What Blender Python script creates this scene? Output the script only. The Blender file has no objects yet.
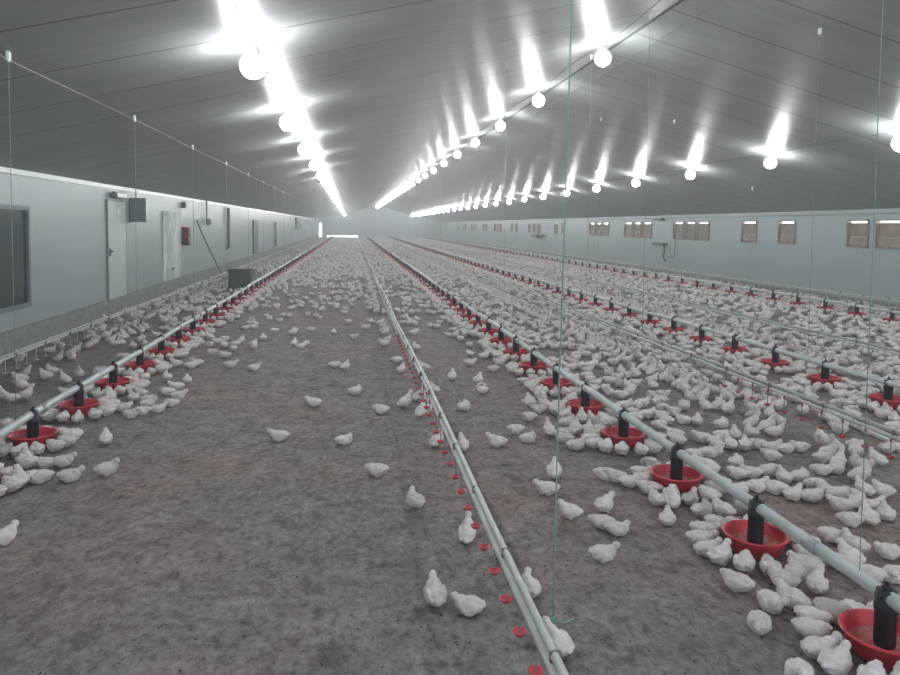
import bpy, bmesh, math, random
import numpy as np
from mathutils import Vector, Matrix, noise
rnd = random.Random(7)
C = bpy.context.scene.collection
PI = math.pi
H = 1.65                      # eye height
F = 720.0                     # focal length in pixels of a 900-wide picture
XL, XR, YB, YE = -4.30, 11.40, -4.0, 95.0      # side walls, rear end, far end
XRI, ZRI = 3.65, 4.20         # ridge
ZL, ZR = 2.33, 2.12           # eaves
def zceil(x):
    return ZRI-(XRI-x)*(ZRI-ZL)/(XRI-XL) if x < XRI else ZRI-(x-XRI)*(ZRI-ZR)/(XR-XRI)

# ------------------------------------------------------------------ camera
yaw, pitch, roll, shy = math.radians(7.85), math.radians(3.0), math.radians(0.6), 73.7
fw = Vector((math.sin(yaw)*math.cos(pitch), math.cos(yaw)*math.cos(pitch), -math.sin(pitch)))
r0 = Vector((math.cos(yaw), -math.sin(yaw), 0)); u0 = r0.cross(fw)
rt = r0*math.cos(roll)+u0*math.sin(roll); up = -r0*math.sin(roll)+u0*math.cos(roll)
cam = bpy.data.cameras.new('camera'); co = bpy.data.objects.new('camera', cam); C.objects.link(co)
co.matrix_world = Matrix(((rt.x, up.x, -fw.x, 0), (rt.y, up.y, -fw.y, 0), (rt.z, up.z, -fw.z, H), (0, 0, 0, 1)))
cam.sensor_width = 36; cam.lens = 36*F/900; cam.shift_y = -shy/900; cam.clip_end = 300
bpy.context.scene.camera = co
def hit(px, py, axis, val):            # where the line of sight of a photo point meets a plane of the room
    d = fw+rt*((px-450)/F)+up*((337.5-shy-py)/F); o = Vector((0, 0, H))
    return o+d*((val-o[axis])/d[axis])
def seen(p, m=30):
    v = Vector(p)-Vector((0, 0, H)); z = v.dot(fw)
    if z < .3: return False
    x = 450+F*v.dot(rt)/z; y = 337.5-shy-F*v.dot(up)/z
    return -m < x < 900+m and -m < y < 675+m

# ------------------------------------------------------------------ materials
def mat(name, col, rough=.6, metal=0., spec=.5, emit=None, es=0.):
    m = bpy.data.materials.new(name); m.use_nodes = True
    b = m.node_tree.nodes['Principled BSDF']
    b.inputs['Base Color'].default_value = (*col, 1); b.inputs['Roughness'].default_value = rough
    b.inputs['Metallic'].default_value = metal; b.inputs['Specular IOR Level'].default_value = spec
    if emit: b.inputs['Emission Color'].default_value = (*emit, 1); b.inputs['Emission Strength'].default_value = es
    return m
def nodes(m):
    return m.node_tree.nodes, m.node_tree.links, m.node_tree.nodes['Principled BSDF']
def noise_n(m, scale, detail=4, vec=None, rough=.5, sc=(1, 1, 1)):
    n, l, b = nodes(m)
    tc = n.new('ShaderNodeTexCoord'); mp = n.new('ShaderNodeMapping'); mp.inputs['Scale'].default_value = sc
    l.new(tc.outputs['Object'], mp.inputs['Vector'])
    t = n.new('ShaderNodeTexNoise'); t.inputs['Scale'].default_value = scale; t.inputs['Detail'].default_value = detail
    t.inputs['Roughness'].default_value = rough; l.new(mp.outputs[0], t.inputs['Vector'])
    return t
def ramp(m, src, stops):
    n, l, b = nodes(m); r = n.new('ShaderNodeValToRGB'); e = r.color_ramp.elements
    while len(e) < len(stops): e.new(.5)
    for k, (p, c) in enumerate(stops): e[k].position = p; e[k].color = (*c, 1)
    l.new(src, r.inputs[0]); return r
def mixc(m, fac, a, b_, mode='MIX'):
    n, l, b = nodes(m); x = n.new('ShaderNodeMix'); x.data_type = 'RGBA'; x.blend_type = mode
    if isinstance(fac, float): x.inputs[0].default_value = fac
    else: l.new(fac, x.inputs[0])
    for s, v in ((6, a), (7, b_)):
        if isinstance(v, tuple): x.inputs[s].default_value = (*v, 1)
        else: l.new(v, x.inputs[s])
    return x.outputs[2]
def bump(m, src, strength, dist, prev=None):
    n, l, b = nodes(m); k = n.new('ShaderNodeBump'); k.inputs['Strength'].default_value = strength
    k.inputs['Distance'].default_value = dist; l.new(src, k.inputs['Height'])
    if prev: l.new(prev, k.inputs['Normal'])
    l.new(k.outputs[0], b.inputs['Normal']); return k.outputs[0]
def speckle(m, a, b_, scale=30):
    t = noise_n(m, scale); r = ramp(m, t.outputs[0], [(.35, a), (.65, b_)]); n, l, b = nodes(m)
    l.new(r.outputs[0], b.inputs['Base Color'])
def joints(m, axis, pitch_, width, base_src, dark, strength=.6, off=0.):
    """narrow seams every PITCH metres along an axis of the sheeting"""
    n, l, b = nodes(m); tc = n.new('ShaderNodeTexCoord'); s = n.new('ShaderNodeSeparateXYZ'); l.new(tc.outputs['Object'], s.inputs[0])
    def M(op, a, v=None, c=None):
        q = n.new('ShaderNodeMath'); q.operation = op
        for i, w in enumerate((a, v, c)):
            if w is None: continue
            if isinstance(w, (int, float)): q.inputs[i].default_value = w
            else: l.new(w, q.inputs[i])
        return q.outputs[0]
    y = M('ADD', s.outputs[axis], 1000*pitch_-off)
    d = M('ABSOLUTE', M('SUBTRACT', M('MODULO', y, pitch_), pitch_/2))
    line = M('SMOOTH_MIN', M('MAXIMUM', M('MULTIPLY', M('SUBTRACT', d, pitch_/2-width), 1/width), 0.), 1., .0)
    col = mixc(m, line, base_src, dark); l.new(col, b.inputs['Base Color'])
    return line
# ceiling sheeting: grey, glossy, faint ripples along the house, seams every 1.2 m
m_ceil = mat('ceiling_sheet', (.25, .26, .26), .34, .0, .34)
t = noise_n(m_ceil, 1.2, 3, sc=(.6, 3, .6)); rr = ramp(m_ceil, t.outputs[0], [(.3, (.25, .26, .26)), (.7, (.31, .325, .32))])
ln = joints(m_ceil, 1, 1.06, .022, rr.outputs[0], (.03, .034, .034), off=7.02)
t2 = noise_n(m_ceil, 1.0, 3, sc=(.25, 9, .25)); b1 = bump(m_ceil, t2.outputs[0], .28, .012)
n_, l_, _ = nodes(m_ceil); inv = n_.new('ShaderNodeMath'); inv.operation = 'SUBTRACT'; inv.inputs[0].default_value = 1; l_.new(ln, inv.inputs[1])
bump(m_ceil, inv.outputs[0], .22, .004, b1)
def wall_mat(name, a, b_, off, pit):
    m = mat(name, a, .38, 0, .5)
    t = noise_n(m, .7, 4, sc=(1, .5, 1.5)); rr = ramp(m, t.outputs[0], [(.35, a), (.65, b_)])
    joints(m, 1, pit, .008, rr.outputs[0], (.27, .31, .32), off=off); return m
m_wall = wall_mat('wall_panel', (.345, .415, .415), (.39, .455, .455), 12.45, 2.3)
m_wallr = wall_mat('wall_panel_right', (.34, .435, .43), (.385, .475, .47), 13.62-.02, 1.15)
m_end = mat('end_wall', (.55, .63, .64), .5)
m_flash = mat('white_flashing', (.75, .8, .8), .35)
m_trimd = mat('dark_ridge_trim', (.1, .11, .11), .85, 0, .2)
m_trim = mat('grey_trim', (.25, .28, .28), .7)
m_curb = mat('concrete', (.3, .31, .31), .9); speckle(m_curb, (.25, .26, .26), (.36, .37, .37), 9)
# litter floor
m_floor = mat('litter', (.2, .18, .17), .95, 0, .15)
n_, l_, b_ = nodes(m_floor)
g1 = noise_n(m_floor, 26, 8, rough=.75, sc=(1, .7, 1)); c1 = ramp(m_floor, g1.outputs[0], [(.30, (.095, .087, .083)), (.47, (.25, .229, .223)), (.58, (.325, .30, .295)), (.74, (.45, .425, .42))])
g2 = noise_n(m_floor, .45, 4, rough=.55); c2 = ramp(m_floor, g2.outputs[0], [(.36, (1.12, .98, .93)), (.5, (1.04, 1, .99)), (.62, (.92, .98, 1.03))])
g3 = noise_n(m_floor, 3.2, 5, rough=.6); c3 = ramp(m_floor, g3.outputs[0], [(.3, (.78, .78, .78)), (.62, (1.12, 1.12, 1.12))])
x1 = mixc(m_floor, 1., c1.outputs[0], c2.outputs[0], 'MULTIPLY'); x2 = mixc(m_floor, 1., x1, c3.outputs[0], 'MULTIPLY')
g4 = noise_n(m_floor, 9, 3, rough=.6, sc=(1, .8, 1)); c4 = ramp(m_floor, g4.outputs[0], [(.32, (.68, .66, .65)), (.5, (1, 1, 1)), (.7, (1.15, 1.15, 1.15))]); x2 = mixc(m_floor, 1., x2, c4.outputs[0], 'MULTIPLY')
l_.new(x2, b_.inputs['Base Color'])
q = bump(m_floor, g1.outputs[0], .7, .02); bump(m_floor, g3.outputs[0], .5, .05, q)
m_shav = mat('wood_shaving', (.3, .28, .26), .9); m_shav2 = mat('dark_litter_crumb', (.06, .052, .045), .95)
# birds
m_down = mat('white_down', (.78, .75, .735), .85, 0, .15)
n_, l_, b_ = nodes(m_down); b_.inputs['Sheen Weight'].default_value = .25
t = noise_n(m_down, 22, 4); rr = ramp(m_down, t.outputs[0], [(.3, (.66, .61, .595)), (.55, (.83, .785, .78)), (.8, (.87, .825, .80))])
oi = n_.new('ShaderNodeObjectInfo'); cr = n_.new('ShaderNodeValToRGB'); cr.color_ramp.elements[0].color = (.9, .88, .86, 1); cr.color_ramp.elements[1].color = (1, 1, 1, 1)
l_.new(oi.outputs['Random'], cr.inputs[0]); l_.new(mixc(m_down, 1., rr.outputs[0], cr.outputs[0], 'MULTIPLY'), b_.inputs['Base Color'])
t = noise_n(m_down, 110, 3); bump(m_down, t.outputs[0], .5, .006)
m_skin = mat('pink_beak_and_leg', (.62, .36, .27), .6); m_eye = mat('dark_eye', (.02, .02, .02), .2)
# equipment
m_red = mat('red_plastic', (.62, .035, .055), .38); speckle(m_red, (.55, .03, .05), (.68, .045, .07), 8)
m_feed = mat('pan_floor_with_feed', (.5, .2, .2), .85); speckle(m_feed, (.55, .09, .10), (.5, .28, .25), 40)
m_black = mat('black_plastic', (.008, .013, .024), .5)
m_pipe = mat('feeder_pipe_galvanised', (.52, .60, .58), .38, .1); speckle(m_pipe, (.52, .58, .58), (.64, .70, .70), 6)
m_pvc = mat('white_pvc', (.62, .67, .65), .35); speckle(m_pvc, (.52, .56, .54), (.66, .71, .69), 7)
m_alu = mat('dull_aluminium', (.42, .46, .46), .45, .3)
m_brkt = mat('dull_clip', (.24, .2, .2), .6)
m_cord = mat('pale_cord', (.30, .32, .32), .8); m_green = mat('green_cord', (.22, .42, .38), .7)
m_bulb = mat('glowing_globe', (1, 1, 1), .4, emit=(.96, .985, 1), es=58.)
m_sock = mat('lamp_socket', (.7, .72, .72), .5); m_wire = mat('grey_wire', (.16, .17, .17), .7)
m_frame = mat('dark_grey_frame', (.13, .15, .16), .5); m_dframe = mat('door_frame_grey', (.24, .27, .28), .5); m_door = mat('door_sheet', (.56, .63, .62), .4)
m_glass = mat('dark_window_glass', (.045, .06, .065), .12, 0, .6)
m_inlet = mat('brown_inlet_flap', (.34, .27, .21), .6); speckle(m_inlet, (.27, .215, .17), (.42, .35, .28), 5)
m_ledge = mat('pale_flap_ledge', (.7, .66, .6), .5)
m_inlf = mat('inlet_frame', (.36, .31, .27), .6)
m_day = mat('daylight_gap', (1, 1, 1), .5, emit=(1, .99, .95), es=3.2)
m_grey = mat('grey_enamel', (.2, .23, .24), .5); m_dred = mat('dark_red_paint', (.20, .025, .03), .45)
m_white = mat('white_paint', (.75, .78, .78), .4); m_crate = mat('dark_crate_plastic', (.035, .055, .05), .5)
m_lime = mat('limewashed_panel', (.6, .67, .66), .6)
t = noise_n(m_lime, 2.2, 4, sc=(1, 1, .8)); rr = ramp(m_lime, t.outputs[0], [(.42, (.47, .54, .535)), (.55, (.78, .82, .81))]); nodes(m_lime)[1].new(rr.outputs[0], nodes(m_lime)[2].inputs['Base Color'])
m_hub = mat('brown_rust', (.16, .09, .07), .8)

# ------------------------------------------------------------------ mesh helpers
class MB:
    def __init__(s): s.b = bmesh.new(); s.mi = 0
    def _tag(s, fs):
        for f in fs: f.material_index = s.mi; f.smooth = s.sm
    sm = False
    def box(s, c, d, bev=0., rot=None):
        r = bmesh.ops.create_cube(s.b, size=1); vs = r['verts']
        for v in vs: v.co = Vector((v.co.x*d[0], v.co.y*d[1], v.co.z*d[2]))
        fs = set(f for v in vs for f in v.link_faces)
        if bev:
            es = list(set(e for v in vs for e in v.link_edges))
            o = bmesh.ops.bevel(s.b, geom=es, offset=bev, segments=2, affect='EDGES'); fs = set(o['faces']) | set(f for f in fs if f.is_valid); vs = set(v for f in fs for v in f.verts)
        for v in vs:
            if rot: v.co = rot @ v.co
            v.co += Vector(c)
        s._tag(fs); return s
    def tube(s, pts, r, n=8, caps=True, smooth=True):
        rings = []; N = len(pts); P = [Vector(p) for p in pts]
        for i, p in enumerate(P):
            d = (P[min(i+1, N-1)]-P[max(i-1, 0)]).normalized(); a = Vector((0, 0, 1)) if abs(d.z) < .9 else Vector((1, 0, 0))
            u = d.cross(a).normalized(); w = d.cross(u).normalized(); rr = r[i] if isinstance(r, (list, tuple)) else r
            rings.append([s.b.verts.new(p+(u*math.cos(2*PI*k/n)+w*math.sin(2*PI*k/n))*rr) for k in range(n)])
        for A, B in zip(rings, rings[1:]):
            for k in range(n):
                f = s.b.faces.new((A[k], A[(k+1) % n], B[(k+1) % n], B[k])); f.smooth = smooth; f.material_index = s.mi
        if caps:
            for R in (rings[0], rings[-1][::-1]):
                f = s.b.faces.new(R[::-1]); f.material_index = s.mi
        return s
    def lathe(s, prof, n=32, c=(0, 0, 0)):
        rings = []
        for r, z in prof:
            rings.append([s.b.verts.new((c[0]+r*math.cos(2*PI*k/n), c[1]+r*math.sin(2*PI*k/n), c[2]+z)) for k in range(n)] if r > 1e-5 else [s.b.verts.new((c[0], c[1], c[2]+z))])
        for A, B in zip(rings, rings[1:]):
            for k in range(n):
                a, b, d, e = A[k % len(A)], A[(k+1) % n % len(A)], B[(k+1) % n % len(B)], B[k % len(B)]
                vs = []
                for v in (a, b, d, e):
                    if v not in vs: vs.append(v)
                if len(vs) > 2:
                    f = s.b.faces.new(vs); f.smooth = True; f.material_index = s.mi
        return s
    def poly(s, pts):
        f = s.b.faces.new([s.b.verts.new(p) for p in pts]); f.material_index = s.mi; return s
    def build(s, name, m, parent=None):
        bmesh.ops.recalc_face_normals(s.b, faces=s.b.faces)
        me = bpy.data.meshes.new(name); s.b.to_mesh(me); s.b.free()
        for k in (m if isinstance(m, (list, tuple)) else [m]): me.materials.append(k)
        o = bpy.data.objects.new(name, me); C.objects.link(o)
        if parent: o.parent = parent
        return o
def tag(o, label=None, cat=None, group=None, kind=None):
    if label: o['label'] = label
    if cat: o['category'] = cat
    if group: o['group'] = group
    if kind: o['kind'] = kind
    return o
def empty(name, loc, rz=0.):
    o = bpy.data.objects.new(name, None); C.objects.link(o); o.location = loc; o.rotation_euler.z = rz; o.empty_display_size = .1; return o
def link_copy(o, parent=None):
    c = o.copy(); C.objects.link(c)
    if parent: c.parent = parent
    for ch in [k for k in bpy.data.objects if k.parent == o] if False else KIDS.get(o.name, []): link_copy(ch, c)
    return c
KIDS = {}
def kids(root, *ch): KIDS[root.name] = list(ch)
ORD = ['first', 'second', 'third', 'fourth', 'fifth', 'sixth', 'seventh', 'eighth', 'ninth', 'tenth', 'eleventh', 'twelfth']

# ------------------------------------------------------------------ shell
def struct(o): o['kind'] = 'structure'; return o
b = MB(); b.box(((XL+XR)/2, (YB+YE)/2, -.1), (XR-XL+.6, YE-YB+.6, .2)); struct(b.build('floor', m_floor))
T = .12
for nm, xa, za, xb, zb in (('ceiling_left', XL-.15, zceil(XL-.15), XRI, ZRI), ('ceiling_right', XRI, ZRI, XR+.15, zceil(XR+.15))):
    b = MB(); pa = [(xa, YB, za), (xb, YB, zb), (xb, YB, zb+T), (xa, YB, za+T)]; pe = [(x, YE+.1, z) for x, y, z in pa]
    b.poly(pa); b.poly(pe[::-1])
    for k in range(4): b.poly([pa[k], pe[k], pe[(k+1) % 4], pa[(k+1) % 4]])
    struct(b.build(nm, m_ceil))
b = MB(); b.box((XRI, (YB+YE)/2, ZRI-.01), (.03, YE-YB, .016)); struct(b.build('trim_1', m_trimd))
W = .15
wins_left = hit(31, 207, 0, XL); wy0, wy1, wz0, wz1 = 8.5, 10.3, .57, 1.80
b = MB()
b.box((XL-W/2, (YB+wy0)/2, zceil(XL)/2), (W, wy0-YB, zceil(XL))); b.box((XL-W/2, (wy1+YE)/2, zceil(XL)/2), (W, YE-wy1, zceil(XL)))
b.box((XL-W/2, (wy0+wy1)/2, wz0/2), (W, wy1-wy0, wz0)); b.box((XL-W/2, (wy0+wy1)/2, (wz1+zceil(XL))/2), (W, wy1-wy0, zceil(XL)-wz1))
struct(b.build('wall_left', m_wall))
# right wall with an opening behind each air inlet
inl = [(13.02, 13.72), (13.69+.0, 14.39)]
pxs = [(876, 900), (848, 869), (779, 795.5), (742, 757), (697.5, 709.5), (685.5, 696), (673.5, 684), (642.5, 652), (633.5, 641.5), (624.5, 632.5), (602.5, 609), (596, 601.5), (589.5, 595)]
inl = []
for a, c in pxs:
    ya, yc = hit(a, 230, 0, XR).y, hit(c, 230, 0, XR).y; inl.append((min(ya, yc), max(ya, yc)))
inl[0] = (13.62, 14.38)
y = 37.5
pat = [(0, .62), (1.4, 2.0), (5.2, 5.75), (6.3, 6.9), (7.5, 8.1)]
while y < 74:
    for a, c in pat:
        if y+c < 77: inl.append((y+a, y+c))
    y += 11.2
inl.sort()
IZ0, IZ1 = 1.26, 1.89
b = MB(); hc = zceil(XR); yy = YB
for a, c in inl:
    b.box((XR+W/2, (yy+a)/2, hc/2), (W, a-yy, hc)); b.box((XR+W/2, (a+c)/2, IZ0/2), (W, c-a, IZ0)); b.box((XR+W/2, (a+c)/2, (IZ1+hc)/2), (W, c-a, hc-IZ1)); yy = c
b.box((XR+W/2, (yy+YE)/2, hc/2), (W, YE-yy, hc)); struct(b.build('wall_right', m_wallr))
b = MB(); b.box((XR-.012, (YB+YE)/2, hc-.10), (.025, YE-YB, .022)); struct(b.build('trim_2', m_trim))
b = MB(); b.box((XL+.012, (YB+YE)/2, zceil(XL)-.04), (.025, YE-YB, .07)); struct(b.build('trim_3', m_flash))
b = MB(); b.box((XL+.03, (YB+YE)/2, .135), (.06, YE-YB, .27), .008); struct(b.build('baseboard_left', m_curb))
b = MB(); b.box((XR-.03, (YB+YE)/2, .06), (.06, YE-YB, .12), .008); struct(b.build('baseboard_right', m_curb))
# far end wall with a wide doorway whose shutter does not reach the floor
b = MB(); dx0, dx1 = -3.1, .9
def gable(b, x0, x1, y, z0=0.):
    xs = sorted([x0, x1]+([XRI] if x0 < XRI < x1 else [])); top = [(x, y, zceil(x)) for x in xs[::-1]]
    fr = [(x0, y, z0), (x1, y, z0)]+top; bk = [(x, yy_+.15, z) for x, yy_, z in fr]; n = len(fr)
    b.poly(fr); b.poly(bk[::-1])
    for k in range(n): b.poly([fr[k], bk[k], bk[(k+1) % n], fr[(k+1) % n]])
gable(b, XL-.15, -4.12, YE); gable(b, -4.12, -3.72, YE, 1.9); gable(b, -3.72, dx0, YE); gable(b, dx0, dx1, YE, 2.1); gable(b, dx1, XR+.15, YE); struct(b.build('wall_far', m_end))
b = MB(); b.box(((dx0+dx1)/2, YE+.05, 1.2), (dx1-dx0, .06, 1.8)); 
for k in range(12): b.box(((dx0+dx1)/2, YE+.01, .36+k*.15), (dx1-dx0, .02, .012))
struct(b.build('door_2', m_end))
for k, (x, ww) in enumerate(((5.2, 1.1), (8.8, 1.1))):
    b = MB(); b.box((x, YE-.02, 1.0), (ww, .05, 2.0), .01); b.box((x+.4, YE-.06, 1.0), (.12, .04, .03)); struct(b.build('door_%d' % (k+3), m_end))
# rear end of the house, behind the camera: gable with its big doorway standing open
b = MB(); gable(b, XL-.15, 0.6, YB-.15); gable(b, 0.6, 6.6, YB-.15, 3.2); gable(b, 6.6, XR+.15, YB-.15); struct(b.build('wall_near', m_end))
# dark window in the left wall
b = MB()
for (cy, cz, dy, dz) in (((wy0+wy1)/2, wz1+.03, wy1-wy0+.12, .06), ((wy0+wy1)/2, wz0-.03, wy1-wy0+.12, .06), (wy0-.03, (wz0+wz1)/2, .06, wz1-wz0), (wy1+.03, (wz0+wz1)/2, .06, wz1-wz0)):
    b.box((XL+.01, cy, cz), (.05, dy, dz), .004)
w1 = struct(b.build('window_1', m_grey))
b = MB(); b.box((XL-.008, (wy0+wy1)/2, (wz0+wz1)/2), (.012, wy1-wy0, wz1-wz0)); b.build('window_pane', m_glass, w1)
# side door in the left wall
p0, p1 = hit(106, 205, 0, XL), hit(124.5, 205, 0, XL)
ya, yc, zt = p0.y, p1.y, 2.05
d1 = MB(); 
for (cy, cz, dy, dz) in ((ya, zt/2+.13, .04, zt-.25), (yc, zt/2+.13, .04, zt-.25), ((ya+yc)/2, zt, yc-ya+.04, .04)): d1.box((XL+.012, cy, cz), (.035, dy, dz), .004)
d1 = struct(d1.build('door_1', m_dframe))
b = MB(); b.box((XL+.015, (ya+yc)/2, zt/2+.12), (.03, yc-ya-.05, zt-.27)); b.build('door_leaf', m_door, d1)
b = MB(); b.box((XL+.05, ya+.1, 1.13), (.05, .10, .03), .004); b.box((XL+.035, ya+.07, 1.12), (.02, .04, .14)); b.build('door_handle', m_black, d1)
b = MB(); b.box((XL+.034, (ya+yc)/2+.05, 1.86), (.006, .22, .14)); b.build('door_notice', m_white, d1)

# ------------------------------------------------------------------ things on the left wall
def on_left(px, py): return hit(px, py, 0, XL)
def wall_box(name, px0, py0, px1, py1, depth, m, parent=None, bev=.01):
    a, c = on_left(px0, py0), on_left(px1, py1); mp = on_left((px0+px1)/2, (py0+py1)/2)
    zt_, zb_ = on_left((px0+px1)/2, py0).z, on_left((px0+px1)/2, py1).z
    b = MB(); b.box((XL+depth/2+.001, (a.y+c.y)/2, (zt_+zb_)/2), (depth, abs(c.y-a.y), abs(zt_-zb_)), bev); o = b.build(name, m, parent)
    return o, (a.y, c.y, zb_, zt_)
e = MB(); yd = (ya+yc)/2
e.box((XL+.06, yd, 2.155), (.1, .62, .11), .02); o = e.build('exit_lamp', m_grey)
b = MB(); b.box((XL+.115, yd, 2.15), (.012, .54, .075), .004); k_ = b.build('lamp_lens', m_flash, o)
tag(o, 'slim grey lamp box fixed above the side door', 'wall lamp')
o, (a0, a1, z0, z1) = wall_box('control_cabinet', 129, 198, 132.5, 222, .30, m_grey); tag(o, 'grey steel control cabinet on the wall just beyond the side door', 'control box')
b = MB(); b.box((XL+.305, (a0+a1)/2, (z0+z1)/2), (.012, max(.1, abs(a1-a0)-.03), abs(z1-z0)-.06), .004); b.build('cabinet_door', m_door, o)
b = MB(); b.tube([(XL+.1, (a0+a1)/2, z1), (XL+.1, (a0+a1)/2, zceil(XL))], .012, 6); b.build('conduit', m_alu, o)
o, bb = wall_box('hatch_panel', 162, 211.5, 180, 279, .03, m_lime); tag(o, 'tall pale hatch panel with white lime splashes down its lower half', 'hatch')
b = MB(); b.box((XL+.045, (bb[0]+bb[1])/2, bb[2]+.25), (.02, .22, .06), .006); b.build('hatch_handle', m_grey, o)
o, bb = wall_box('fire_box', 181.5, 227, 184, 243.5, .17, m_dred); tag(o, 'dark red fire box mounted on the left wall', 'fire box')
b = MB(); b.box((XL+.09, (bb[0]+bb[1])/2, bb[2]-.015), (.18, abs(bb[1]-bb[0]), .05), .006); b.build('bottom_cap', m_black, o)
b = MB(); b.box((XL+.176, (bb[0]+bb[1])/2, (bb[2]+bb[3])/2), (.01, abs(bb[1]-bb[0])/2, .08), .003); b.build('front_latch', m_black, o)
p = on_left(182, 205); o = MB(); o.box((XL+.05, p.y, p.z), (.1, .14, .16), .01); o = o.build('thermostat', m_grey); tag(o, 'small grey thermostat high on the wall above the dark red box', 'thermostat')
a, c = on_left(195, 220), on_left(210, 283)
b = MB(); pts = [(XL+.05+.35*(t_**2), a.y+(c.y-a.y)*t_, a.z+(0.02-a.z)*t_+.12*math.sin(PI*t_)) for t_ in [k/12 for k in range(13)]]
b.tube(pts, .022, 8); o = b.build('grey_hose', m_grey); tag(o, 'grey hose hanging slantwise from the left wall down to the litter', 'hose')
p = on_left(205, 222); b = MB(); b.tube([(XL+.05, p.y, zceil(XL)), (XL+.05, p.y, p.z)], .02, 8); o = b.build('drop_conduit', m_grey); tag(o, 'vertical grey conduit ending in a round box beyond the hose', 'conduit')
b = MB(); b.lathe([(0, -.1), (.06, -.09), (.09, 0), (.06, .09), (0, .1)], 16, (XL+.10, p.y, p.z)); b.build('junction_box', m_grey, o)
for (px, y0_, y1_, rad, lab) in ((226.5, 208, 248, .05, 'tall thin grey pipe on the left wall beyond the round junction box'), (274, 222, 246, .06, 'short grey wall pipe, the one farthest along the left wall')):
    a, c = on_left(px, y0_), on_left(px, y1_); b = MB(); b.tube([(XL+rad+.02, a.y, a.z), (XL+rad+.02, a.y, c.z)], rad, 10); o = b.build('wall_pipe', m_grey)
    b = MB(); b.box((XL+.03, a.y, c.z), (.06, .3, .08)); b.build('pipe_bracket', m_grey, o); tag(o, lab, 'pipe')
o, bb = wall_box('service_door', 252.5, 220, 257, 253.5, .06, m_frame); tag(o, 'dark narrow service door in the left wall behind the crate', 'door')
b = MB(); b.box((XL+.07, (bb[0]+bb[1])/2, (bb[2]+bb[3])/2), (.02, .2, .06)); b.build('door_pull', m_alu, o)
o, bb = wall_box('motor_box', 295, 217.5, 299, 229, .16, m_grey); tag(o, 'grey motor box high on the left wall near the far end', 'motor box')
for k, (px, lab) in enumerate(((303, 'pale shuttered fan opening near the far end of the left wall'), (307, 'farthest shuttered fan opening on the left wall'))):
    o, bb = wall_box('fan_shutter', px-2, 224, px+2, 233, .06, m_lime); tag(o, lab, 'fan shutter')
    for q in range(4):
        b = MB(); b.box((XL+.075, (bb[0]+bb[1])/2, bb[2]+(q+.5)*(bb[3]-bb[2])/4), (.03, abs(bb[1]-bb[0])-.1, .05)); b.build('slat', m_grey, o)
# crate and bucket on the litter
cx, cy = -2.74, 18.5
o = empty('plastic_crate', (cx, cy, 0), 0.); tag(o, 'dark grey open plastic crate standing by the left drinker line', 'crate')
b = MB(); w_, d_, h_ = .52, .36, .5
b.box((0, 0, .02), (w_, d_, .03)); 
for s in (-1, 1): b.box((s*(w_/2-.012), 0, h_/2), (.024, d_, h_), .004); b.box((0, s*(d_/2-.012), h_/2), (w_, .024, h_), .004)
b.build('crate_body', m_crate, o)
b = MB()
for s in (-1, 1): b.box((s*(w_/2), 0, h_), (.05, d_+.05, .035), .006); b.box((0, s*(d_/2), h_), (w_+.05, .05, .035), .006); b.box((s*w_/4, -d_/2-.008, h_/2), (.02, .02, h_-.06))
b.build('crate_rim', m_crate, o)
tx, ty = -2.63, 20.0
o = empty('plastic_tub', (tx, ty, 0)); tag(o, 'pale grey plastic tub standing just right of the dark crate', 'tub')
b = MB(); b.lathe([(0, .0), (.10, 0), (.13, .44), (.145, .44), (.145, .46), (.12, .46), (.09, .03), (0, .03)], 24); b.build('tub_body', m_lime, o)
b = MB(); b.tube([(.13*math.cos(a_), .02, .44+.08*math.sin(a_)) for a_ in [PI*k/10 for k in range(11)]], .008, 6); b.build('tub_handle', m_alu, o)

# ------------------------------------------------------------------ air inlets on the right wall
def inlet_parts(w):
    e = empty('air_inlet', (0, 0, 0)); h = IZ1-IZ0
    b = MB(); t_ = .035
    for (cy, cz, dy, dz) in ((0, h-t_/2, w, t_), (0, t_/2, w, t_), (-w/2+t_/2, h/2, t_, h), (w/2-t_/2, h/2, t_, h)): b.box((.02, cy, cz), (.12, dy, dz), .004)
    f = b.build('inlet_frame', m_inlf, e)
    b = MB(); rot = Matrix.Rotation(math.radians(9), 3, 'Y')
    b.box((.060, 0, h*.46), (.02, w-.075, h*.86), .004); b.box((.035, 0, h*.22), (.03, w-.08, h*.30), .006); b.mi = 1; b.box((.025, .0, h*.375), (.07, w-.14, .03), .006)
    g = b.build('inlet_flap', [m_inlet, m_ledge], e)
    b = MB(); b.box((.10, 0, h*.5), (.01, w-.03, h-.03)); q = b.build('daylight_pane', m_day, e)
    kids(e, f, g, q); return e
pro = {}
for k, (a, c) in enumerate(inl):
    w = round((c-a)*20)/20
    if w not in pro: pro[w] = inlet_parts(w); e = pro[w]
    else: e = link_copy(pro[w])
    e.location = (XR, (a+c)/2, IZ0)
    if k < 13:
        lab = ['brown air inlet nearest the camera on the right wall', 'brown air inlet paired with the nearest one on the right wall', 'single brown air inlet, first beyond the nearest pair', 'single brown air inlet just before the first group of three',
               'nearest flap of the first group of three brown air inlets', 'middle flap of the first group of three brown air inlets', 'farthest flap of the first group of three brown air inlets',
               'nearest flap of the second group of three air inlets', 'middle flap of the second group of three air inlets', 'farthest flap of the second group of three air inlets',
               'nearest flap of the third group of three air inlets', 'middle flap of the third group of three air inlets', 'farthest flap of the third group of three air inlets'][k]
        tag(e, lab, 'air inlet', 'air inlets on the right wall')
    else: tag(e, 'small distant brown air inlet towards the far end of the right wall', 'air inlet', 'distant air inlets on the right wall')
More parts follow.
